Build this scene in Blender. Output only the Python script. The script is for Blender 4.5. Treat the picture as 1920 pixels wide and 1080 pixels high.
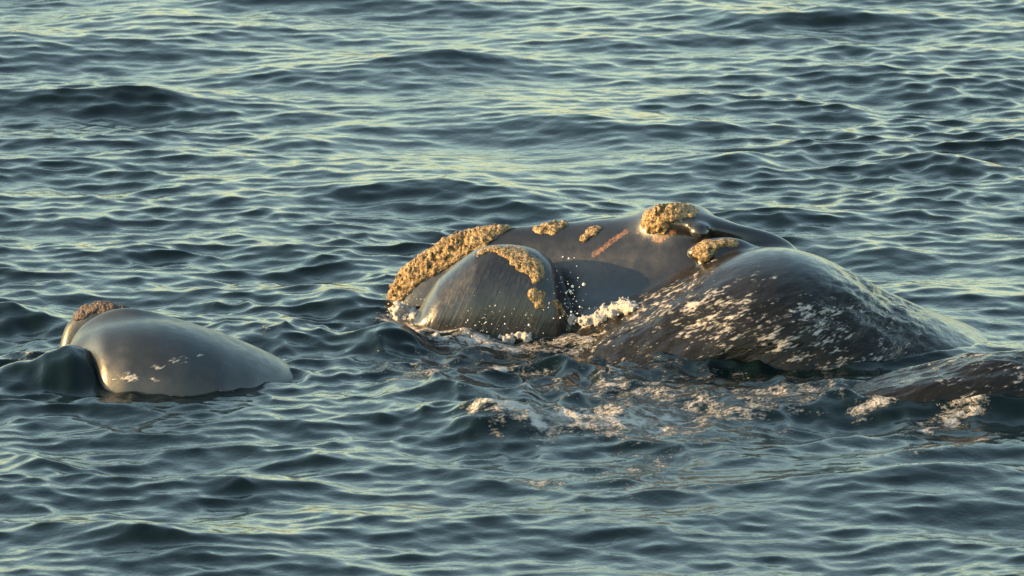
import bpy, math
import numpy as np
from mathutils import Vector, Matrix

R = math.radians
scene = bpy.context.scene
for o in list(bpy.data.objects):
    bpy.data.objects.remove(o)

# ------------------------------------------------------------------ camera
D = 110.0                      # metres from lens to the middle of the picture on the water
TH = R(11.0)                   # looking down from a low cliff
SC = 0.006                     # metres per photograph pixel at that distance
CAM = np.array([0.0, -D * math.cos(TH), D * math.sin(TH)])
cd = bpy.data.cameras.new('camera')
cam = bpy.data.objects.new('camera', cd)
scene.collection.objects.link(cam)
cam.location = CAM
cam.rotation_euler = (math.pi / 2 - TH, 0, 0)
cd.sensor_width = 36
cd.lens = 36 * D / (1920 * SC)
cd.clip_start = 1
cd.clip_end = 20000
cd.dof.use_dof = True
cd.dof.focus_distance = D - 1.5
cd.dof.aperture_fstop = 4.2
scene.camera = cam

# ------------------------------------------------------------------ sky, sun, exposure
SUN_EL, SUN_AZ = R(12.0), math.atan2(-1.0, -0.06)
w = bpy.data.worlds.new('World')
scene.world = w
w.use_nodes = True
nt = w.node_tree
bg = nt.nodes['Background']
sky = nt.nodes.new('ShaderNodeTexSky')
sky.sky_type = 'NISHITA'
sky.sun_disc = False
sky.sun_elevation = SUN_EL
sky.sun_rotation = SUN_AZ % (2 * math.pi)
sky.air_density = 1.0
sky.dust_density = 0.7
sky.ozone_density = 1.6
nt.links.new(sky.outputs[0], bg.inputs[0])
bg.inputs[1].default_value = 0.15
sl = bpy.data.lights.new('sun', 'SUN')
sl.energy = 3.4
sl.angle = R(0.5)
sl.color = (1.0, 0.64, 0.34)
sun = bpy.data.objects.new('sun', sl)
scene.collection.objects.link(sun)
sdir = Vector((math.sin(SUN_AZ) * math.cos(SUN_EL), math.cos(SUN_AZ) * math.cos(SUN_EL), math.sin(SUN_EL)))
sun.rotation_euler = sdir.to_track_quat('Z', 'Y').to_euler()
vs = scene.view_settings
vs.view_transform = 'Standard'
vs.look = 'None'
vs.exposure = 1.75
vs.gamma = 1.0
vs.use_white_balance = True      # the photograph's slightly green daylight balance
vs.white_balance_temperature = 8300
vs.white_balance_tint = -1

# ------------------------------------------------------------------ helpers
F_ = np.array([0, math.cos(TH), -math.sin(TH)])
U_ = np.array([0, math.sin(TH), math.cos(TH)])
R_ = np.array([1.0, 0, 0])


def ray(px, py):
    m = SC / D
    return F_ + (px - 960) * m * R_ + (540 - py) * m * U_


def P(px, py, y):
    """the point of the photograph's direction (px, py) that lies y metres deep"""
    d = ray(px, py)
    return CAM + d * ((y - CAM[1]) / d[1])


def W(px, py, z=0.0):
    d = ray(px, py)
    return CAM + d * ((z - CAM[2]) / d[2])


def hash3(i, j, k, seed):
    h = (i.astype(np.uint32) * np.uint32(374761393) + j.astype(np.uint32) * np.uint32(668265263)
         + k.astype(np.uint32) * np.uint32(2147483647) + np.uint32(seed * 1274126177 & 0xffffffff))
    h = (h ^ (h >> np.uint32(13))) * np.uint32(1274126177)
    h = (h ^ (h >> np.uint32(16))) * np.uint32(2246822519)
    h = h ^ (h >> np.uint32(15))
    return h.astype(np.float32) / np.float32(4294967295.0)


def vnoise(x, y, z, seed=0):
    """smooth value noise, about -1..1"""
    x = np.asarray(x, np.float32); y = np.asarray(y, np.float32); z = np.asarray(z, np.float32)
    x, y, z = np.broadcast_arrays(x, y, z)
    xi, yi, zi = np.floor(x), np.floor(y), np.floor(z)
    fx, fy, fz = x - xi, y - yi, z - zi
    fx = fx * fx * fx * (fx * (fx * 6 - 15) + 10)
    fy = fy * fy * fy * (fy * (fy * 6 - 15) + 10)
    fz = fz * fz * fz * (fz * (fz * 6 - 15) + 10)
    xi = xi.astype(np.int64); yi = yi.astype(np.int64); zi = zi.astype(np.int64)
    r = 0
    for a in (0, 1):
        for b in (0, 1):
            for c in (0, 1):
                r = r + hash3(xi + a, yi + b, zi + c, seed) * (fx if a else 1 - fx) * (fy if b else 1 - fy) * (fz if c else 1 - fz)
    return r * 2 - 1


def fbm(x, y, z, seed=0, octv=3):
    r, a, s = 0, 1.0, 0
    for o in range(octv):
        r = r + a * vnoise(x * 2 ** o, y * 2 ** o, z * 2 ** o, seed + o * 7)
        s += a
        a *= 0.5
    return r / s


def sstep(a, b, x):
    t = np.clip((x - a) / (b - a), 0, 1)
    return t * t * (3 - 2 * t)


def smin(a, b, k):
    h = np.clip(0.5 + 0.5 * (b - a) / k, 0, 1)
    return b * (1 - h) + a * h - k * h * (1 - h)


def smax(a, b, k):
    return -smin(-a, -b, k)


def surface_nets(F, org, h):
    F = F.copy()
    F[0] = F[-1] = 1; F[:, 0] = F[:, -1] = 1; F[:, :, 0] = F[:, :, -1] = 1
    S = F < 0
    nx, ny, nz = F.shape
    cnt = np.zeros((nx - 1, ny - 1, nz - 1), np.int8)
    offs = [(a, b, c) for a in (0, 1) for b in (0, 1) for c in (0, 1)]
    sl_ = lambda o: tuple(slice(o[q], o[q] + F.shape[q] - 1) for q in range(3))
    for o in offs:
        cnt += S[sl_(o)]
    act = np.argwhere((cnt > 0) & (cnt < 8))
    idx = -np.ones(cnt.shape, np.int64)
    idx[tuple(act.T)] = np.arange(len(act))
    pos = np.zeros((len(act), 3)); n = np.zeros(len(act))
    for o in offs:
        for ax in range(3):
            if o[ax] == 1:
                continue
            o2 = list(o); o2[ax] = 1
            a = F[tuple((act + o).T)]; b = F[tuple((act + o2).T)]
            cr = (a < 0) != (b < 0)
            t = np.where(cr, a / np.where(a == b, 1, a - b), 0)
            p = np.tile(np.array(o, float), (len(act), 1)); p[:, ax] += t
            pos[cr] += p[cr]; n[cr] += 1
    V = (act + pos / n[:, None]) * h + org
    quads = []
    for ax in range(3):
        b, c = [(1, 2), (2, 0), (0, 1)][ax]
        A = [slice(None)] * 3; B = [slice(None)] * 3
        A[ax] = slice(0, -1); B[ax] = slice(1, None)
        sa, sb = S[tuple(A)], S[tuple(B)]
        e = np.argwhere(sa != sb)
        e = e[(e[:, b] > 0) & (e[:, c] > 0) & (e[:, b] < F.shape[b] - 1) & (e[:, c] < F.shape[c] - 1)]
        flip = sa[tuple(e.T)]
        def ce(db, dc):
            q = e.copy(); q[:, b] += db; q[:, c] += dc
            return idx[tuple(q.T)]
        q = np.stack([ce(-1, -1), ce(0, -1), ce(0, 0), ce(-1, 0)], 1)
        q[~flip] = q[~flip][:, ::-1]
        quads.append(q)
    return V, np.concatenate(quads)


def mesh_obj(name, V, Q, mat, parent=None, smooth=True):
    me = bpy.data.meshes.new(name)
    me.vertices.add(len(V)); me.vertices.foreach_set('co', np.asarray(V, np.float32).ravel())
    k = Q.shape[1]
    me.loops.add(Q.size); me.loops.foreach_set('vertex_index', Q.astype(np.int32).ravel())
    me.polygons.add(len(Q))
    me.polygons.foreach_set('loop_start', np.arange(0, Q.size, k, dtype=np.int32))
    me.update(calc_edges=True)
    me.polygons.foreach_set('use_smooth', np.full(len(Q), smooth))
    me.validate()
    if mat:
        me.materials.append(mat)
    o = bpy.data.objects.new(name, me)
    scene.collection.objects.link(o)
    if parent:
        o.parent = parent
        o.matrix_parent_inverse = parent.matrix_world.inverted()
    return o


def vattr(o, name, val):
    a = o.data.attributes.new(name, 'FLOAT', 'POINT')
    a.data.foreach_set('value', np.asarray(val, np.float32))


def tag(o, label=None, cat=None, kind=None, group=None):
    if label: o['label'] = label
    if cat: o['category'] = cat
    if kind: o['kind'] = kind
    if group: o['group'] = group
    return o


class Mat:
    def __init__(self, name):
        self.m = bpy.data.materials.new(name)
        self.m.use_nodes = True
        self.t = self.m.node_tree
        self.b = self.t.nodes['Principled BSDF']

    def n(self, typ, **kw):
        nd = self.t.nodes.new(typ)
        for k, v in kw.items():
            if k.startswith('i_'):
                key = k[2:]
                key = int(key) if key.isdigit() else key.replace('_', ' ')
                if hasattr(v, 'node'):
                    self.t.links.new(v, nd.inputs[key])
                else:
                    nd.inputs[key].default_value = v
            else:
                setattr(nd, k, v)
        return nd

    def math(self, op, a, b=0.0, clamp=False):
        nd = self.n('ShaderNodeMath', operation=op, i_0=a, i_1=b)
        nd.use_clamp = clamp
        return nd.outputs[0]

    def mapr(self, v, a, b, c=0.0, d=1.0):
        nd = self.n('ShaderNodeMapRange', interpolation_type='SMOOTHSTEP', i_0=v, i_1=a, i_2=b, i_3=c, i_4=d)
        return nd.outputs[0]

    def mix(self, f, a, b):
        nd = self.n('ShaderNodeMix', data_type='RGBA')
        for i, v in ((0, f), (6, a), (7, b)):
            if hasattr(v, 'node'):
                self.t.links.new(v, nd.inputs[i])
            else:
                nd.inputs[i].default_value = v
        return nd.outputs[2]

    def coord(self, scale=(1, 1, 1), rot=(0, 0, 0)):
        tc = self.n('ShaderNodeTexCoord')
        v = tc.outputs['Object']
        if any(rot):
            v = self.n('ShaderNodeMapping', i_Vector=v, i_Rotation=rot).outputs[0]
        return self.n('ShaderNodeMapping', i_Vector=v, i_Scale=scale).outputs[0]

    def noise(self, scale, vec=None, detail=3.0, rough=0.55):
        nd = self.n('ShaderNodeTexNoise', i_Scale=scale, i_Detail=detail, i_Roughness=rough)
        if vec is not None:
            self.t.links.new(vec, nd.inputs['Vector'])
        return nd.outputs[0]

    def attr(self, name):
        return self.n('ShaderNodeAttribute', attribute_name=name).outputs['Fac']

    def set(self, key, v):
        if hasattr(v, 'node'):
            self.t.links.new(v, self.b.inputs[key])
        else:
            self.b.inputs[key].default_value = v

    def bump(self, h, dist, strength=1.0, prev=None):
        nd = self.n('ShaderNodeBump', i_Height=h, i_Distance=dist, i_Strength=strength)
        if prev is not None:
            self.t.links.new(prev, nd.inputs['Normal'])
        return nd.outputs[0]


# ------------------------------------------------------------------ materials
FOAM = (0.52, 0.485, 0.46, 1)

m = Mat('sea_water')
fo = m.attr('foam')
vf = m.coord((0.75, 0.9, 1), (0, 0, R(-25)))
fn = m.noise(6.5, vf, 6, 0.66)
fn2 = m.noise(30.0, vf, 3, 0.6)
fnn = m.math('ADD', m.math('MULTIPLY', fn, 0.65), m.math('MULTIPLY', fn2, 0.35))
th = m.math('SUBTRACT', 0.77, m.math('MULTIPLY', fo, 0.58))
ff = m.mapr(m.math('SUBTRACT', fnn, th), 0.0, 0.15)
ff = m.math('MULTIPLY', ff, m.mapr(fo, 0.02, 0.12, 0.0, 0.85))
m.set('Base Color', m.mix(ff, (0.002, 0.0065, 0.0065, 1), FOAM))
m.set('Roughness', m.mapr(ff, 0, 1, 0.11, 0.6))
m.set('IOR', 1.333)
v1 = m.coord((1.0, 0.8, 1))
b1 = m.bump(m.noise(4.5, v1, 4, 0.5), 0.05, 0.3)
b2 = m.bump(m.noise(22.0, v1, 3, 0.55), 0.006, 0.35, b1)
b3 = m.bump(m.math('MULTIPLY', ff, m.math('ADD', 0.4, fn2)), 0.05, 0.9, b2)
m.set('Normal', b3)
M_SEA = m.m

def skin(name, base, calf=False):
    m = Mat(name)
    fo = m.attr('foam'); sc_ = m.attr('scar'); st = m.attr('streak')
    mot = m.noise(3.0, m.coord(), 5, 0.6)
    col = m.mix(m.mapr(mot, 0.35, 0.7), base, tuple(c * 1.7 for c in base[:3]) + (1,))
    scn = m.mapr(m.math('SUBTRACT', sc_, m.math('MULTIPLY', m.noise(34, m.coord(), 5, 0.75), 1.65)), -0.05, 0.3, 0.0, 0.85)
    col = m.mix(scn, col, (0.27, 0.125, 0.06, 1))
    vs_ = m.coord((22, 14, 1.6), (0, R(-24), 0))
    sn = m.noise(1.0, vs_, 4, 0.6)
    sf = m.math('MULTIPLY', m.mapr(sn, 0.52, 0.72), st)
    col = m.mix(m.math('MULTIPLY', sf, 0.06), col, FOAM)
    vf = m.coord((0.42, 0.6, 1.5), (0, R(20), 0))
    fnn = m.math('ADD', m.math('MULTIPLY', m.noise(8.0, vf, 4, 0.62), 0.55), m.math('MULTIPLY', m.noise(30, vf, 3), 0.45))
    th = m.math('SUBTRACT', 0.80, m.math('MULTIPLY', fo, 0.55))
    ff = m.math('MULTIPLY', m.mapr(m.math('SUBTRACT', fnn, th), 0.0, 0.11), m.mapr(fo, 0.02, 0.12, 0.0, 0.68))
    col = m.mix(m.math('MULTIPLY', m.attr('wash'), 0.85), col, (0.011, 0.010, 0.008, 1))
    col = m.mix(ff, col, FOAM)
    m.set('Base Color', col)
    rg = m.mapr(m.noise(9, m.coord(), 3), 0.3, 0.7, 0.35 if calf else 0.27, 0.45 if calf else 0.42)
    rg = m.math('SUBTRACT', rg, m.math('MULTIPLY', m.attr('wash'), 0.18))
    m.set('Roughness', m.math('ADD', rg, m.math('MULTIPLY', ff, 0.3)))
    m.set('Specular IOR Level', m.mapr(m.attr('wash'), 0.0, 1.0, 1.0, 0.4))
    m.set('IOR', 1.38)
    m.set('Coat Weight', 0.1 if calf else m.mapr(m.attr('wash'), 0.0, 1.0, 0.4, 0.0)); m.set('Coat Roughness', 0.22); m.set('Coat IOR', 1.33)
    b = m.bump(m.noise(14, m.coord(), 4), 0.006, 0.6)
    b = m.bump(sn, 0.02, m.math('MULTIPLY', st, 0.45), b)
    rip = m.noise(7.0, m.coord((0.4, 0.7, 1.6), (0, R(20), 0)), 4, 0.55)
    b = m.bump(rip, 0.05, m.math('MULTIPLY', m.attr('wash'), 0.8), b)
    b = m.bump(ff, 0.02, 0.7, b)
    m.set('Normal', b)
    return m.m

M_SKIN = skin('whale_skin', (0.012, 0.0118, 0.0135, 1))
M_CSKIN = skin('calf_skin', (0.017, 0.019, 0.022, 1), True)

def callo(name, lo, hi):
    m = Mat(name)
    a = m.noise(16, m.coord(), 6, 0.7)
    b_ = m.noise(60, m.coord(), 3, 0.6)
    f = m.mapr(m.math('ADD', m.math('MULTIPLY', a, 0.6), m.math('MULTIPLY', b_, 0.4)), 0.40, 0.64)
    m.set('Base Color', m.mix(f, lo, hi))
    m.set('Roughness', m.mapr(b_, 0.3, 0.7, 0.30, 0.65))
    b = m.bump(m.noise(45, m.coord(), 5, 0.7), 0.03, 0.9)
    vo = m.n('ShaderNodeTexVoronoi', i_Scale=32.0)
    m.t.links.new(m.coord(), vo.inputs['Vector'])
    b = m.bump(m.math('SUBTRACT', 1.0, vo.outputs[0]), 0.02, 0.8, b)
    m.set('Normal', b)
    return m.m

M_CAL = callo('callosity_crust', (0.06, 0.032, 0.012, 1), (0.56, 0.38, 0.19, 1))
M_CALC = callo('calf_callosity_crust', (0.03, 0.022, 0.024, 1), (0.16, 0.11, 0.10, 1))

m = Mat('white_foam')
m.set('Base Color', FOAM); m.set('Roughness', 0.45)
m.set('Subsurface Weight', 0.0)
m.set('Normal', m.bump(m.noise(60, m.coord(), 4, 0.7), 0.03, 1.0))
M_FOAM = m.m
m = Mat('spray_drop')
m.set('Base Color', (0.7, 0.68, 0.66, 1)); m.set('Roughness', 0.12); m.set('IOR', 1.333)
M_DROP = m.m
m = Mat('nostril')
m.set('Base Color', (0.012, 0.0118, 0.0135, 1)); m.set('Roughness', 0.35)
M_NOS = m.m

# ------------------------------------------------------------------ body shapes
def smooth_curve(xs, vs_, sig):
    o = np.argsort(xs); xs = np.array(xs)[o]; vs_ = np.array(vs_)[o]
    g = np.linspace(xs[0] - 1, xs[-1] + 1, 1600)
    v = np.interp(g, xs, vs_)
    st = g[1] - g[0]; r = int(3 * sig / st) + 1
    k = np.exp(-0.5 * (np.arange(-r, r + 1) * st / sig) ** 2); k /= k.sum()
    v = np.convolve(np.pad(v, r, mode='edge'), k, 'valid')
    return lambda x: np.interp(x, g, v)


class Tube:
    """body along X: outline point (px, py) seen in the photograph, its depth, half width and centre height"""
    def __init__(self, pts, sig=0.08, n=2.0):
        xs, yc, wv, hv, zc = [], [], [], [], []
        for (px, py, y, wd, z) in pts:
            p = P(px, py, y); d = ray(px, py); tn = -d[2] / d[1]
            h2 = (p[2] - z) ** 2 - (wd * tn) ** 2 if p[2] > z else 0
            xs.append(p[0]); yc.append(y); wv.append(wd); zc.append(z); hv.append(math.sqrt(max(h2, 0.0009)))
        self.x0, self.x1 = min(xs), max(xs)
        self.f = [smooth_curve(xs, v, sig) for v in (yc, wv, hv, zc)]
        self.n = n

    def __call__(self, x, Y, Z):
        yc, wd, h, zc = [f(x)[:, None, None] for f in self.f]
        n = self.n
        q = (np.abs((Y - yc) / wd) ** n + np.abs((Z - zc) / h) ** n) ** (1 / n)
        d = (q - 1) * np.minimum(wd, h)
        ex = np.maximum(self.x0 - x, x - self.x1)[:, None, None]
        return np.maximum(d, ex)


def norm_grad(F, h):
    gx, gy, gz = np.gradient(F, h)
    g = np.sqrt(gx * gx + gy * gy + gz * gz)
    return F / np.clip(g, 0.5, 6)


def ell(c, r, X, Y, Z, rot=0.0, tilt=0.0):
    x, y, z = X - c[0], Y - c[1], Z - c[2]
    ca, sa = math.cos(tilt), math.sin(tilt)
    x, z = x * ca + z * sa, -x * sa + z * ca
    ca, sa = math.cos(rot), math.sin(rot)
    x, y = x * ca + y * sa, -x * sa + y * ca
    q = np.sqrt((x / r[0]) ** 2 + (y / r[1]) ** 2 + (z / r[2]) ** 2)
    return (q - 1) * min(r)


HEAD = Tube([(716, 620, -0.92, 0.12, -0.3), (724, 555, -0.92, 0.2, -0.3), (738, 520, -0.93, 0.27, -0.3), (765, 492, -0.95, 0.33, -0.3),
             (800, 470, -0.98, 0.37, -0.3), (850, 443, -1.02, 0.42, -0.3), (890, 430, -1.08, 0.46, -0.3), (970, 424, -1.16, 0.56, -0.3),
             (1062, 417, -1.28, 0.70, -0.3), (1110, 412, -1.35, 0.78, -0.3), (1160, 408, -1.43, 0.85, -0.3), (1205, 402, -1.5, 0.9, -0.3),
             (1260, 397, -1.6, 0.95, -0.3), (1310, 410, -1.7, 0.98, -0.3), (1350, 425, -1.78, 0.98, -0.3), (1400, 432, -1.9, 1.0, -0.3),
             (1440, 444, -2.0, 1.0, -0.3), (1480, 459, -2.1, 1.0, -0.3), (1530, 492, -2.2, 1.0, -0.3), (1600, 550, -2.3, 0.95, -0.3),
             (1680, 640, -2.5, 0.9, -0.4)], 0.06)
LIP = Tube([(776, 680, -2.05, 0.30, 0.05), (784, 610, -2.05, 0.36, 0.05), (795, 563, -2.06, 0.42, 0.05), (820, 524, -2.07, 0.48, 0.05), (860, 490, -2.08, 0.53, 0.05),
            (890, 468, -2.1, 0.55, 0.05), (920, 459, -2.1, 0.56, 0.05), (950, 457, -2.1, 0.57, 0.05), (985, 461, -2.12, 0.57, 0.05),
            (1010, 468, -2.15, 0.56, 0.05), (1035, 488, -2.17, 0.52, 0.05), (1047, 510, -2.19, 0.48, 0.05), (1053, 545, -2.2, 0.42, 0.05),
            (1062, 580, -2.2, 0.36, 0.05), (1076, 615, -2.2, 0.3, 0.05), (1082, 680, -2.2, 0.25, 0.05)], 0.025, 2.3)
BACK = Tube([(1020, 690, -2.9, 0.7, -0.35), (1080, 638, -2.95, 0.9, -0.35), (1130, 606, -3.0, 1.05, -0.35), (1180, 579, -3.05, 1.2, -0.35), (1230, 548, -3.1, 1.35, -0.35),
             (1290, 514, -3.12, 1.45, -0.35), (1340, 489, -3.14, 1.5, -0.35), (1390, 471, -3.15, 1.55, -0.35), (1440, 462, -3.15, 1.6, -0.35),
             (1490, 465, -3.15, 1.6, -0.35), (1540, 481, -3.15, 1.6, -0.35), (1600, 511, -3.15, 1.6, -0.35), (1680, 551, -3.1, 1.55, -0.35),
             (1760, 586, -3.05, 1.5, -0.35), (1820, 608, -3.0, 1.45, -0.35), (1880, 637, -3.0, 1.4, -0.4), (1960, 690, -3.0, 1.3, -0.6)], 0.10)
FLANK = Tube([(1390, 800, -6.35, 0.25, -0.25), (1480, 770, -6.35, 0.42, -0.25), (1560, 744, -6.35, 0.58, -0.25), (1640, 713, -6.32, 0.70, -0.25), (1720, 689, -6.3, 0.8, -0.25),
              (1800, 671, -6.25, 0.86, -0.25), (1880, 659, -6.2, 0.9, -0.25), (1960, 653, -6.15, 0.92, -0.25), (2080, 660, -6.1, 0.9, -0.25), (2240, 700, -6.0, 0.8, -0.3)], 0.12)
BLOW = P(1313, 434, -2.3)
BLOW_R = P(1352, 433, -2.0)


def whale_sdf(gx, gy, gz, h):
    X, Y, Z = gx[:, None, None], gy[None, :, None], gz[None, None, :]
    Hd = norm_grad(HEAD(gx, Y, Z), h)
    Ld = norm_grad(LIP(gx, Y, Z), h)
    Bd = norm_grad(BACK(gx, Y, Z), h)
    # the blowholes: two swollen rims with a groove between them, and the low ridge behind
    Hd = smin(Hd, ell(BLOW, (0.09, 0.08, 0.07), X, Y, Z, 0.2, 0.0), 0.09)
    Hd = smin(Hd, ell(BLOW_R, (0.22, 0.12, 0.10), X, Y, Z, 0.1, -0.12), 0.06)
    Hd = smin(Hd, ell(P(1405, 443, -2.1), (0.40, 0.12, 0.10), X, Y, Z, 0.1, -0.22), 0.10)
    Hd = smin(Hd, ell(P(1272, 408, -1.75), (0.36, 0.36, 0.15), X, Y, Z, 0.0, 0.0), 0.2)
    # brow over the mouth corner
    Hd = smin(Hd, ell(P(1345, 468, -2.62), (0.34, 0.16, 0.13), X, Y, Z, 0.1, 0.12), 0.2)
    Hd = smin(Hd, ell(P(1175, 585, -2.25), (0.75, 0.55, 0.22), X, Y, Z, 0.0, 0.22), 0.35)   # the cheek flares out towards the water
    d = smin(Hd, Ld, 0.07)
    d = smin(d, Bd, 0.16)
    if gx[-1] > 2.2 and gy[0] < -4.0:
        d = smin(d, norm_grad(FLANK(gx, Y, Z), h), 0.3)
    return d


CALF = Tube([(108, 700, -4.75, 0.35, -0.2), (118, 664, -4.78, 0.48, -0.2), (150, 626, -4.72, 0.46, -0.2), (168, 616, -4.76, 0.56, -0.2), (192, 608, -4.88, 0.82, -0.2),
             (240, 600, -4.92, 0.93, -0.2), (300, 600, -4.92, 0.98, -0.2), (350, 609, -4.92, 1.0, -0.2), (420, 629, -4.9, 1.0, -0.2),
             (480, 653, -4.85, 0.84, -0.2), (530, 677, -4.75, 0.58, -0.2), (556, 698, -4.7, 0.38, -0.25), (600, 740, -4.6, 0.25, -0.4)], 0.05, 2.35)
CRIDGE = Tube([(118, 690, -4.25, 0.16, -0.15), (130, 640, -4.27, 0.20, -0.15), (150, 612, -4.3, 0.24, -0.15), (180, 591, -4.33, 0.28, -0.15), (210, 580, -4.36, 0.30, -0.15),
               (240, 577, -4.4, 0.32, -0.15), (270, 582, -4.42, 0.33, -0.15), (300, 592, -4.45, 0.33, -0.15), (350, 615, -4.5, 0.3, -0.15),
               (400, 640, -4.5, 0.25, -0.15)], 0.06)
CROST = Tube([(106, 690, -3.85, 0.08, -0.15), (113, 638, -3.85, 0.12, -0.15), (122, 612, -3.85, 0.16, -0.15), (138, 592, -3.85, 0.17, -0.15), (152, 579, -3.85, 0.18, -0.15),
              (170, 571, -3.87, 0.18, -0.15), (200, 569, -3.88, 0.18, -0.15), (235, 575, -3.9, 0.17, -0.15), (275, 600, -3.95, 0.15, -0.15)], 0.03)


def calf_sdf(gx, gy, gz, h):
    Y, Z = gy[None, :, None], gz[None, None, :]
    a = norm_grad(CALF(gx, Y, Z), h)
    b = norm_grad(CRIDGE(gx, Y, Z), h)
    c = norm_grad(CROST(gx, Y, Z), h)
    return smin(smin(a, b, 0.16), c, 0.025)


def grid(lo, hi, h):
    return [np.arange(lo[q], hi[q] + h, h) for q in range(3)]


def extract(sdf, lo, hi, h):
    g = grid(lo, hi, h)
    F = sdf(*g, h)
    return surface_nets(F, np.array([a[0] for a in g]), h)


def tri_normals(V, Q):
    n = np.cross(V[Q[:, 2]] - V[Q[:, 0]], V[Q[:, 3]] - V[Q[:, 1]])
    N = np.zeros_like(V)
    for c in range(4):
        np.add.at(N, Q[:, c], n)
    return N / np.maximum(np.linalg.norm(N, axis=1, keepdims=True), 1e-9)


def seg_dist(V, A, B):
    A, B = np.array(A), np.array(B); ab = B - A
    t = np.clip(((V - A) @ ab) / (ab @ ab), 0, 1)
    return np.linalg.norm(V - (A + t[:, None] * ab), axis=1)


def empty(name, loc):
    o = bpy.data.objects.new(name, None)
    o.location = loc; o.empty_display_size = 0.5
    scene.collection.objects.link(o)
    bpy.context.view_layer.update()
    return o


class Project:
    """first hit of a photograph direction on a body, so that marks sit on its surface"""
    def __init__(self, V, Q):
        from mathutils.bvhtree import BVHTree
        self.b = BVHTree.FromPolygons([tuple(v) for v in V.tolist()], Q.tolist())

    def __call__(self, px, py):
        d = Vector(ray(px, py)).normalized()
        hit = self.b.ray_cast(Vector(CAM), d)
        return np.array(hit[0]) if hit[0] else None


# ---------------- mother whale
whale = empty('right_whale', (2.0, -2.2, 0))
tag(whale, 'large black whale surfacing, golden crusted snout and arched lip, foam flecks over its back', 'whale')
V, Q = extract(whale_sdf, (-1.75, -7.5, -0.55), (7.6, -0.1, 1.45), 0.027)
N = tri_normals(V, Q)
hit = Project(V, Q)
# water sheeting off the back ruffles it
gy = sstep(0.8, 2.2, V[:, 0]) * sstep(-1.9, -2.5, V[:, 1])
gl = sstep(0.9, 0.3, V[:, 2])
onback = sstep(0.5, 1.2, V[:, 0] + 0.35 * (-2.5 - V[:, 1])) * sstep(-2.3, -2.75, V[:, 1] + 0.25 * sstep(2.0, 5.0, V[:, 0]))
xr = V[:, 0] * 0.94 + V[:, 2] * 0.34; zr = V[:, 2] * 0.94 - V[:, 0] * 0.34
rip = fbm(xr * 1.0, V[:, 1] * 2.2, zr * 3.4, 3, 4)
V = V + N * (rip * 0.11 * onback * (1 - 0.75 * sstep(3.9, 4.8, V[:, 0]) * sstep(-4.9, -4.4, V[:, 1])) * sstep(-2.5, -3.0, V[:, 1]) * sstep(1.05, 0.45, V[:, 2]))[:, None]
V = V + N * (fbm(V[:, 0] * 1.2, V[:, 1] * 1.2, V[:, 2] * 1.2, 9, 2) * 0.012)[:, None]
body = mesh_obj('body', V, Q, M_SKIN, whale)
foamv = onback * (0.43 + 0.12 * sstep(1.15, 0.5, V[:, 2])) * (0.80 + 0.36 * fbm(V[:, 0] * 0.9, V[:, 1] * 0.9, V[:, 2] * 2, 21, 2))
foamv += 0.10 * onback * sstep(2.8, 1.4, V[:, 0]) * sstep(0.75, 0.45, V[:, 2])
foamv *= np.maximum(sstep(5.4, 4.2, V[:, 0] + 0.8 * V[:, 2]), sstep(-4.4, -5.0, V[:, 1]))
vattr(body, 'foam', np.clip(foamv, 0, 1))
vattr(body, 'wash', onback * (1 - 0.6 * sstep(4.2, 5.0, V[:, 0]) * sstep(-4.9, -4.4, V[:, 1])) * sstep(1.2, 0.5, V[:, 2]))
lipm = (sstep(-1.75, -2.0, V[:, 1]) * sstep(-1.15, -0.9, V[:, 0]) * sstep(0.68, 0.58, V[:, 0]))
vattr(body, 'streak', lipm)
scar = np.zeros(len(V))
for (a, b, r) in [((1113, 478), (1172, 435), 0.05), ((1233, 450), (1262, 436), 0.05), ((1228, 446), (1240, 449), 0.06),
                  ((835, 505), (905, 462), 0.04), ((905, 462), (965, 458), 0.045), ((1195, 437), (1198, 436), 0.03)]:
    A, B = hit(*a), hit(*b)
    if A is not None and B is not None:
        scar = np.maximum(scar, sstep(2.0 * r, 0.3 * r, seg_dist(V, A, B)))
vattr(body, 'scar', scar)


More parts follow.
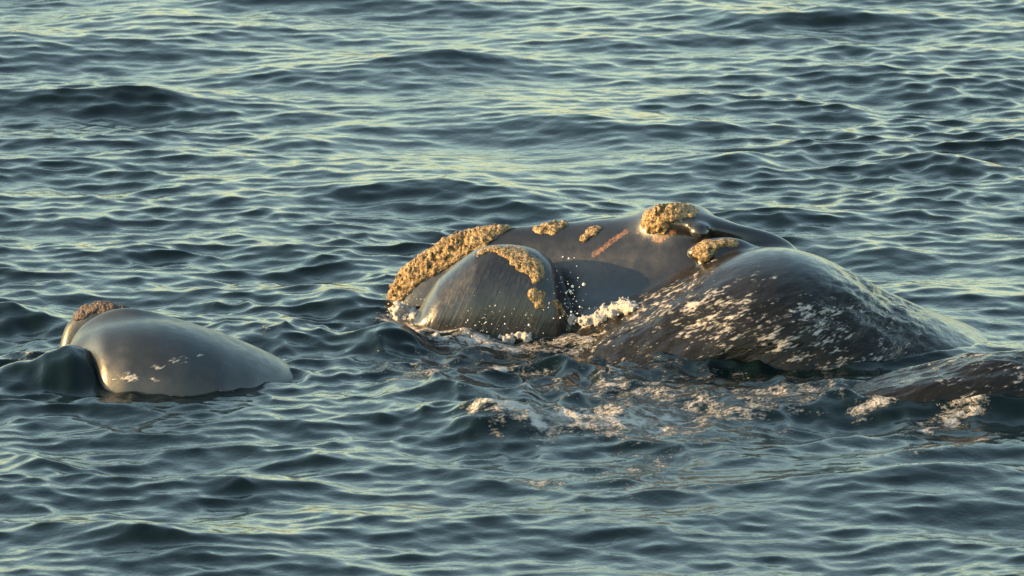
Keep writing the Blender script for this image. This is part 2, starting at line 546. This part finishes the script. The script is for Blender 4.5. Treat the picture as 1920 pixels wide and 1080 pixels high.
def callosity(name, pix, th, sdf, hitf, parent, mat, h=0.0125, seed=1, label=None, lump=0.6, rag=1.0):
    """rough crust on the skin along a line of places; pix = (px, py, radius in metres)"""
    pts = []
    for (px, py, r) in pix:
        c = hitf(px, py)
        if c is not None:
            pts.append((c, r))
    C = np.array([p[0] for p in pts]); rr = [p[1] for p in pts]
    pad = max(rr) + th * 2 + 0.05
    g = grid(C.min(0) - pad, C.max(0) + pad, h)
    X, Y, Z = np.meshgrid(*g, indexing='ij')
    Fb = sdf(*g, h)
    Pn = np.stack([X.ravel(), Y.ravel(), Z.ravel()], 1)
    reg = np.full(X.size, 9.0)
    if len(pts) == 1:
        reg = np.linalg.norm(Pn - C[0], axis=1) - rr[0]
    for i in range(len(pts) - 1):
        A, B = C[i], C[i + 1]; ab = B - A
        t = np.clip(((Pn - A) @ ab) / (ab @ ab), 0, 1)
        reg = np.minimum(reg, np.linalg.norm(Pn - (A + t[:, None] * ab), axis=1) - (rr[i] + t * (rr[i + 1] - rr[i])))
    reg = reg.reshape(X.shape)
    n1 = fbm(X * 9, Y * 9, Z * 9, seed, 2)
    n2 = np.abs(vnoise(X * 21, Y * 21, Z * 21, seed + 50)) * 2.4 - 0.8 + 0.4 * vnoise(X * 38, Y * 38, Z * 38, seed + 51)
    n3 = vnoise(X * 4, Y * 4, Z * 4, seed + 90)
    reg = reg + (n1 * 0.06 + n3 * 0.035 + vnoise(X * 22, Y * 22, Z * 22, seed + 33) * 0.02) * rag
    t = th * (1 + lump * n1 + 0.42 * n2 + 0.5 * n3) * sstep(0.02, -0.12, reg) + 0.012
    F = smax(Fb - t, reg, 0.03)
    F = np.maximum(F, -(Fb + 0.06))
    V2, Q2 = surface_nets(F, np.array([a[0] for a in g]), h)
    o = mesh_obj(name, V2, Q2, mat, parent)
    if label:
        o['label'] = label
    return o


callosity('bonnet_callosity', [(744, 545, 0.13), (765, 518, 0.17), (800, 492, 0.19), (840, 465, 0.19), (880, 447, 0.16), (915, 435, 0.13), (948, 429, 0.09), (966, 427, 0.05)],
          0.066, whale_sdf, hit, whale, M_CAL, seed=3, label='long golden crust along the snout')
callosity('lip_callosity', [(902, 472, 0.06), (930, 468, 0.08), (965, 474, 0.09), (990, 487, 0.09), (1003, 508, 0.08), (1008, 535, 0.07), (1000, 556, 0.08), (1012, 585, 0.05)],
          0.018, whale_sdf, hit, whale, M_CAL, seed=5, rag=1.45, label='tan crust on the arched lip')
callosity('callosity', [(1014, 429, 0.09), (1032, 424, 0.11), (1050, 421, 0.09)], 0.075, whale_sdf, hit, whale, M_CAL, seed=7)
callosity('callosity', [(1096, 445, 0.05), (1112, 434, 0.055), (1122, 428, 0.03)], 0.04, whale_sdf, hit, whale, M_CAL, seed=9)
callosity('coaming_callosity', [(1216, 411, 0.10), (1228, 406, 0.16), (1245, 400, 0.20), (1268, 396, 0.19), (1290, 392, 0.12)], 0.05, whale_sdf, hit, whale, M_CAL, seed=11,
          label='rounded tan crust in front of the blowholes')
callosity('callosity', [(1308, 472, 0.08), (1318, 476, 0.10), (1326, 463, 0.11), (1345, 457, 0.09), (1372, 454, 0.06)], 0.045, whale_sdf, hit, whale, M_CAL, seed=13)
callosity('callosity', [(1042, 572, 0.06), (1062, 596, 0.07)], 0.03, whale_sdf, hit, whale, M_CAL, seed=15)

callosity('blowhole', [(1328, 428, 0.035), (1334, 436, 0.04), (1332, 445, 0.035)], 0.002, whale_sdf, hit, whale, M_NOS, seed=19, rag=0.3, label='dark wet nostril slit behind the rounded crust')

# ---------------- calf
calf = empty('whale_calf', (-3.9, -4.9, 0))
tag(calf, 'small smooth grey whale calf with rounded wet back beside the larger whale', 'whale')
Vc, Qc = extract(calf_sdf, (-5.4, -6.1, -0.5), (-2.2, -3.6, 0.95), 0.02)
hitc = Project(Vc, Qc)
Nc = tri_normals(Vc, Qc)
Vc = Vc + Nc * (fbm(Vc[:, 0] * 1.5, Vc[:, 1] * 1.5, Vc[:, 2] * 1.5, 4, 2) * 0.008)[:, None]
cbody = mesh_obj('body', Vc, Qc, M_CSKIN, calf)
fz = np.zeros(len(Vc))
for (px, py, r) in [(240, 706, 0.16), (295, 687, 0.10), (333, 675, 0.10), (370, 666, 0.09), (215, 712, 0.08), (290, 713, 0.07), (350, 671, 0.08)]:
    c = hitc(px, py)
    if c is not None:
        fz = np.maximum(fz, sstep(r * 1.4, 0.2 * r, np.linalg.norm((Vc - c) * np.array([0.6, 1, 1.6]), axis=1)))
vattr(cbody, 'foam', fz * 0.6)
vattr(cbody, 'wash', np.zeros(len(Vc)))
vattr(cbody, 'streak', np.zeros(len(Vc)))
vattr(cbody, 'scar', np.zeros(len(Vc)))
callosity('callosity', [(148, 592, 0.05), (160, 582, 0.08), (182, 575, 0.08), (208, 574, 0.07), (230, 577, 0.05)], 0.025, calf_sdf, hitc, calf, M_CALC, seed=17, rag=1.3,
          label='brown purple crust on the calf snout')

# ------------------------------------------------------------------ sea
def axis_lines(lo, hi, h, far):
    core = np.arange(lo, hi + h / 2, h)
    out = []; s = h; x = 0
    while x < far:
        s *= 1.17; x += s; out.append(x)
    out = np.array(out)
    return np.concatenate([lo - out[::-1], core, hi + out])


sx = axis_lines(-8.0, 8.0, 0.036, 4000)
sy = axis_lines(-22.0, 25.0, 0.042, 6000)
GX, GY = np.meshgrid(sx, sy, indexing='ij')
GX = GX.astype(np.float32); GY = GY.astype(np.float32)
SPX = np.maximum(np.gradient(sx)[:, None], np.gradient(sy)[None, :]).astype(np.float32)
rng = np.random.default_rng(11)
NW = 150
lam = np.exp(rng.uniform(math.log(0.24), math.log(6.0), NW))
ang = rng.normal(0, 1, NW) * np.where(lam < 1.2, R(50), R(32)) + R(-97)
DX = np.zeros_like(GX); DY = np.zeros_like(GX); Hh = np.zeros_like(GX)
# calmer patches and gusts
gust = 1.0 + 0.6 * vnoise(GX / 5.0, GY / 9.0, np.float32(0.3), 77)
fine = SPX < 1.2
for l, a in zip(lam, ang):
    k = 2 * math.pi / l
    slope = 0.0172 * (1.3 if l < 0.8 else 1.05 if l < 3.0 else 0.75)
    amp = slope / k
    ph = (k * (math.cos(a) * GX + math.sin(a) * GY) + np.float32(rng.uniform(0, 6.283))).astype(np.float32)
    at = np.clip((l / SPX - 2.5) / 2.5, 0, 1) * (gust if l < 2.5 else 1.0)
    Hh += amp * at * np.cos(ph)
    sn_ = (1.3 * amp) * at * np.sin(ph)
    DX -= math.cos(a) * sn_
    DY -= math.sin(a) * sn_


def bump_at(px, py, rx, ry, amp, rot=0.0, sharp=1.0):
    c = W(px, py)
    x, y = GX - c[0], GY - c[1]
    ca, sa = math.cos(rot), math.sin(rot)
    x, y = x * ca + y * sa, -x * sa + y * ca
    return amp * np.exp(-((x / rx) ** 2 + (y / ry) ** 2) ** sharp)


def px2rot(p, q):
    a, b = W(*p), W(*q)
    return math.atan2(b[1] - a[1], b[0] - a[0]), math.hypot(b[0] - a[0], b[1] - a[1])


def ridge(p, q, half, amp, sharp=1.0):
    rot, L = px2rot(p, q)
    return bump_at((p[0] + q[0]) / 2, (p[1] + q[1]) / 2, L / 2, half, amp, rot, sharp)


# water heaped up and drawn down round the two animals
Hh += ridge((560, 570), (735, 562), 0.8, 0.16)              # bow wave ahead of the snout
Hh += ridge((1500, 830), (1700, 815), 0.4, 0.10)           # swell beside the back
calm = 1 - ridge((1480, 715), (1900, 688), 0.9, 0.75, 1.5)
Hh *= calm; DX *= calm; DY *= calm
Hh += ridge((1520, 705), (1860, 678), 0.45, -0.08)          # trough before the back
Hh += ridge((1640, 862), (1980, 838), 0.40, 0.14) + ridge((1600, 905), (1960, 885), 0.45, 0.12)
Hh += ridge((835, 800), (1015, 812), 0.7, 0.17)
Hh += ridge((760, 745), (920, 735), 0.6, 0.16)
Hh += ridge((690, 655), (800, 648), 0.6, 0.16)
Hh += ridge((70, 722), (206, 718), 0.36, 0.27, 1.7) + ridge((-60, 722), (150, 712), 0.5, 0.13)        # wave standing against the calf
Hh += ridge((-60, 612), (90, 606), 0.6, 0.12)
for (px, py, r, a) in [(992, 742, 0.12, 0.14), (1085, 742, 0.12, 0.13), (932, 690, 0.08, 0.10), (1180, 770, 0.13, 0.10), (740, 722, 0.10, 0.08), (820, 716, 0.10, 0.10)]:
    Hh += bump_at(px, py + 8, r * 1.1, r * 3.5, a * 0.5)

for (p, q, hw, a) in [((1400, 42), (1760, 36), 0.6, 0.21), ((-20, 190), (400, 192), 0.5, 0.10), ((480, 268), (700, 264), 0.5, 0.15), ((700, 114), (1000, 120), 0.5, 0.15),
                     ((1300, 72), (1530, 77), 0.4, 0.13), ((1280, 303), (1500, 308), 0.5, 0.14), ((1560, 470), (1750, 480), 0.5, 0.13), ((380, 908), (640, 904), 0.45, 0.15),
                     ((-10, 880), (160, 866), 0.5, 0.17), ((80, 1008), (420, 1012), 0.4, 0.13), ((1560, 290), (1920, 330), 0.6, 0.14), ((1030, 1000), (1260, 1004), 0.4, 0.10)]:
    Hh += ridge(p, q, hw * 0.85, a * 0.75)

# churned water
ch = np.zeros_like(GX)
for (px, py, rx, ry, a) in [(1100, 720, 2.4, 3.6, 1.0), (850, 670, 1.8, 2.2, 0.85), (620, 670, 1.4, 2.6, 0.6), (1500, 760, 2.6, 2.5, 0.6), (480, 640, 0.8, 3.0, 0.4), (60, 690, 1.2, 2.4, 0.7), (1400, 735, 1.2, 1.4, 0.8), (330, 750, 1.6, 2.0, 0.35), (1800, 790, 1.6, 2.0, 0.5)]:
    ch = np.maximum(ch, bump_at(px, py, rx, ry, a))
cn = fbm(GX * 1.6, GY * 1.0, np.float32(0.5), 31, 3)
cr_ = 1 - np.abs(vnoise(GX * 1.1 + cn * 0.4, GY * 0.8, np.float32(1.7), 41)) * 2
cr2 = 1 - np.abs(vnoise(GX * 2.6 + cn * 0.5, GY * 1.9, np.float32(3.1), 43)) * 2.2
cf = fbm(GX * 5.0, GY * 4.0, np.float32(0.9), 47, 2)
Hh += ch * (cn * 0.13 + cr_ * 0.06 + cr2 * 0.045 + cf * 0.022)
chf = ch * (0.45 + 0.30 * sstep(0.1, 0.9, cr2) * sstep(-0.2, 0.4, cn))

# foam left on the water
FO = chf * sstep(0.15, 0.5, ch)


def foam(px, py, rx, ry, a, rot=0.0):
    global FO
    FO = np.maximum(FO, bump_at(px, py, rx, ry, a, rot))


for f in [(800, 690, 1.6, 1.6, 0.52), (1180, 790, 2.4, 2.4, 0.66), (1130, 735, 2.2, 2.0, 0.62), (1250, 690, 1.8, 1.6, 0.62), (1000, 690, 2.2, 1.8, 0.54), (1450, 745, 1.8, 1.4, 0.55), (1250, 900, 2.0, 2.5, 0.45), (1240, 778, 0.6, 0.6, 0.72), (1100, 795, 0.8, 0.6, 0.8),
          (1200, 850, 0.9, 1.4, 0.62), (960, 800, 0.8, 0.5, 0.75), (900, 640, 1.3, 0.7, 0.75), (720, 690, 0.7, 1.2, 0.55), (740, 720, 0.25, 0.4, 0.55),
          (820, 716, 0.22, 0.4, 0.8), (992, 740, 0.16, 0.4, 0.85), (1085, 740, 0.16, 0.4, 0.85), (932, 688, 0.12, 0.3, 0.9), (1130, 640, 1.1, 1.2, 0.75),
          (760, 595, 0.35, 0.6, 0.85), (1080, 605, 0.4, 0.5, 0.9), (45, 690, 0.4, 0.9, 0.62), (495, 633, 0.12, 0.5, 0.75), (880, 805, 0.14, 0.3, 0.9),
          (1010, 815, 0.16, 0.35, 0.85), (1400, 775, 1.0, 0.8, 0.55), (590, 660, 0.3, 0.7, 0.5), (1010, 905, 0.4, 0.5, 0.6), (1300, 960, 0.8, 1.0, 0.45)]:
    foam(*f)
for (p, q, h_, a) in [((1620, 835), (1930, 745), 0.34, 0.74), ((1540, 795), (1800, 742), 0.26, 0.72), ((1880, 680), (1935, 712), 0.25, 0.8),
                      ((1660, 860), (1930, 800), 0.30, 0.70), ((1600, 870), (1900, 835), 0.3, 0.56), ((1740, 775), (1900, 745), 0.2, 0.68), ((1760, 1000), (1930, 985), 0.4, 0.5), ((1080, 760), (1330, 800), 0.5, 0.6)]:
    FO = np.maximum(FO, ridge(p, q, h_, a))

# contact line: where the sea meets the animals
def contact(sdf, lo, hi, h):
    g = grid((lo[0], lo[1], -0.08), (hi[0], hi[1], 0.08), h)
    F = sdf(*g, h)[:, :, 3]
    ix = (GX - g[0][0]) / h; iy = (GY - g[1][0]) / h
    ok = (ix > 0) & (iy > 0) & (ix < F.shape[0] - 1) & (iy < F.shape[1] - 1)
    r = np.full(GX.shape, 9.0, np.float32)
    r[ok] = F[ix[ok].astype(int), iy[ok].astype(int)]
    return r


dw = contact(whale_sdf, (-2.6, -8.2), (8.4, 0.6), 0.04)
dc = contact(calf_sdf, (-6.2, -6.8), (-1.6, -3.0), 0.04)
dw = np.where((GX < 0.4) & (GY < -2.85), 9.0, dw)
near = np.exp(-np.abs(np.minimum(dw, dc)) / 0.12)
FO = np.maximum(FO, np.exp(-np.abs(dw) / 0.10) * (0.85 * sstep(1.4, 0.4, GX) + 0.45) * sstep(8.0, 6.5, GX))
FO = np.maximum(FO, np.exp(-np.abs(dc) / 0.05) * 0.5)
Hh += 0.03 * near
Hh += 0.16 * np.exp(-np.abs(dw) / 0.28) * sstep(0.8, 1.6, GX) * sstep(8.0, 6.0, GX) * sstep(-3.0, -3.6, GY) * (0.6 + 0.8 * vnoise(GX * 1.3, GY * 1.3, np.float32(2.2), 71))
FO *= 0.85 + 0.3 * vnoise(GX * 0.9, GY * 0.9, np.float32(4.4), 61)

nxs, nys = GX.shape
VS = np.stack([GX + DX, GY + DY, Hh], -1).reshape(-1, 3)
ii = np.arange(nxs * nys).reshape(nxs, nys)
QS = np.stack([ii[:-1, :-1], ii[1:, :-1], ii[1:, 1:], ii[:-1, 1:]], -1).reshape(-1, 4)
sea = mesh_obj('sea', VS, QS, M_SEA)
tag(sea, 'dark teal choppy sea with pale sky reflections and streaks of foam', 'sea', 'structure')
vattr(sea, 'foam', np.clip(FO, 0, 0.74).ravel())

# ------------------------------------------------------------------ broken white water and spray
def foam_pile(name, pix, seed, label):
    C = [(P(px, py, y), r) for (px, py, y, r) in pix if y < 0] + [(hit(px, py), r) for (px, py, y, r) in pix if y > 0]
    C = [c for c in C if c[0] is not None]
    A = np.array([c[0] for c in C]); pad = max(c[1] for c in C) * 1.3 + 0.05
    h = 0.014
    g = grid(A.min(0) - pad, A.max(0) + pad, h)
    X, Y, Z = np.meshgrid(*g, indexing='ij')
    F = np.full(X.shape, 9.0)
    for c, r in C:
        F = smin(F, np.sqrt((X - c[0]) ** 2 + ((Y - c[1]) / 1.3) ** 2 + ((Z - c[2]) / 0.8) ** 2) - r, 0.03)
    F = F + 0.085 * fbm(X * 11, Y * 11, Z * 11, seed, 3) + 0.03 * vnoise(X * 34, Y * 34, Z * 34, seed + 5)
    V2, Q2 = surface_nets(F, np.array([a[0] for a in g]), h)
    o = mesh_obj(name, V2, Q2, M_FOAM)
    tag(o, label, 'foam', 'stuff')
    return o


rng2 = np.random.default_rng(5)
def line_pts(pl, n, y, r0, r1, jit=4):
    pl = np.array(pl, float); out = []
    for t in np.linspace(0, 1, n):
        q = t * (len(pl) - 1); i = min(int(q), len(pl) - 2)
        p = pl[i] + (pl[i + 1] - pl[i]) * (q - i)
        out.append((p[0] + rng2.normal(0, jit), p[1] + rng2.normal(0, jit * 0.6), y + rng2.normal(0, 0.06), rng2.uniform(r0, r1)))
    return out


foam_pile('foam', line_pts([(1085, 603), (1115, 597), (1150, 588), (1185, 576)], 16, 9, 0.05, 0.095), 3, 'thick white foam piled where the head meets the back')
foam_pile('foam', line_pts([(735, 585), (755, 585), (780, 600), (788, 618)], 11, -1.9, 0.04, 0.09, 6), 8, 'splashing white foam at the tip of the crusted snout')
foam_pile('foam', line_pts([(800, 634), (850, 634), (900, 632), (960, 634), (1010, 628)], 12, -2.75, 0.03, 0.055, 5), 12, 'broken white foam along the foot of the arched lip')


def spray(name, spots, label):
    base_v = np.array([(0, 0, 1), (.894, 0, .447), (.276, .851, .447), (-.724, .526, .447), (-.724, -.526, .447), (.276, -.851, .447),
                       (.724, .526, -.447), (-.276, .851, -.447), (-.894, 0, -.447), (-.276, -.851, -.447), (.724, -.526, -.447), (0, 0, -1)])
    base_f = np.array([(0, 1, 2), (0, 2, 3), (0, 3, 4), (0, 4, 5), (0, 5, 1), (1, 6, 2), (2, 7, 3), (3, 8, 4), (4, 9, 5), (5, 10, 1),
                       (2, 6, 7), (3, 7, 8), (4, 8, 9), (5, 9, 10), (1, 10, 6), (6, 11, 7), (7, 11, 8), (8, 11, 9), (9, 11, 10), (10, 11, 6)])
    Vs, Fs = [], []
    for (c, r) in spots:
        Fs.append(base_f + 12 * len(Vs))
        Vs.append(base_v * r + c)
    o = mesh_obj(name, np.concatenate(Vs), np.concatenate(Fs), M_DROP)
    tag(o, label, 'spray', 'stuff')


spots = []
for (px, py, sx_, sy_, y, n) in [(930, 605, 75, 24, -2.85, 120), (1065, 560, 14, 38, -2.55, 70), (760, 580, 22, 18, -1.9, 80), (1075, 590, 16, 16, -2.6, 40), (1130, 580, 30, 12, -2.9, 40)]:
    for _ in range(n):
        spots.append((P(px + rng2.normal(0, sx_), py + rng2.normal(0, sy_), y + rng2.normal(0, 0.12)), float(np.exp(rng2.normal(math.log(0.0046), 0.5)))))
spray('spray', [s for s in spots if s[0][2] > -0.05], 'fine water drops flying off the arched lip and snout')
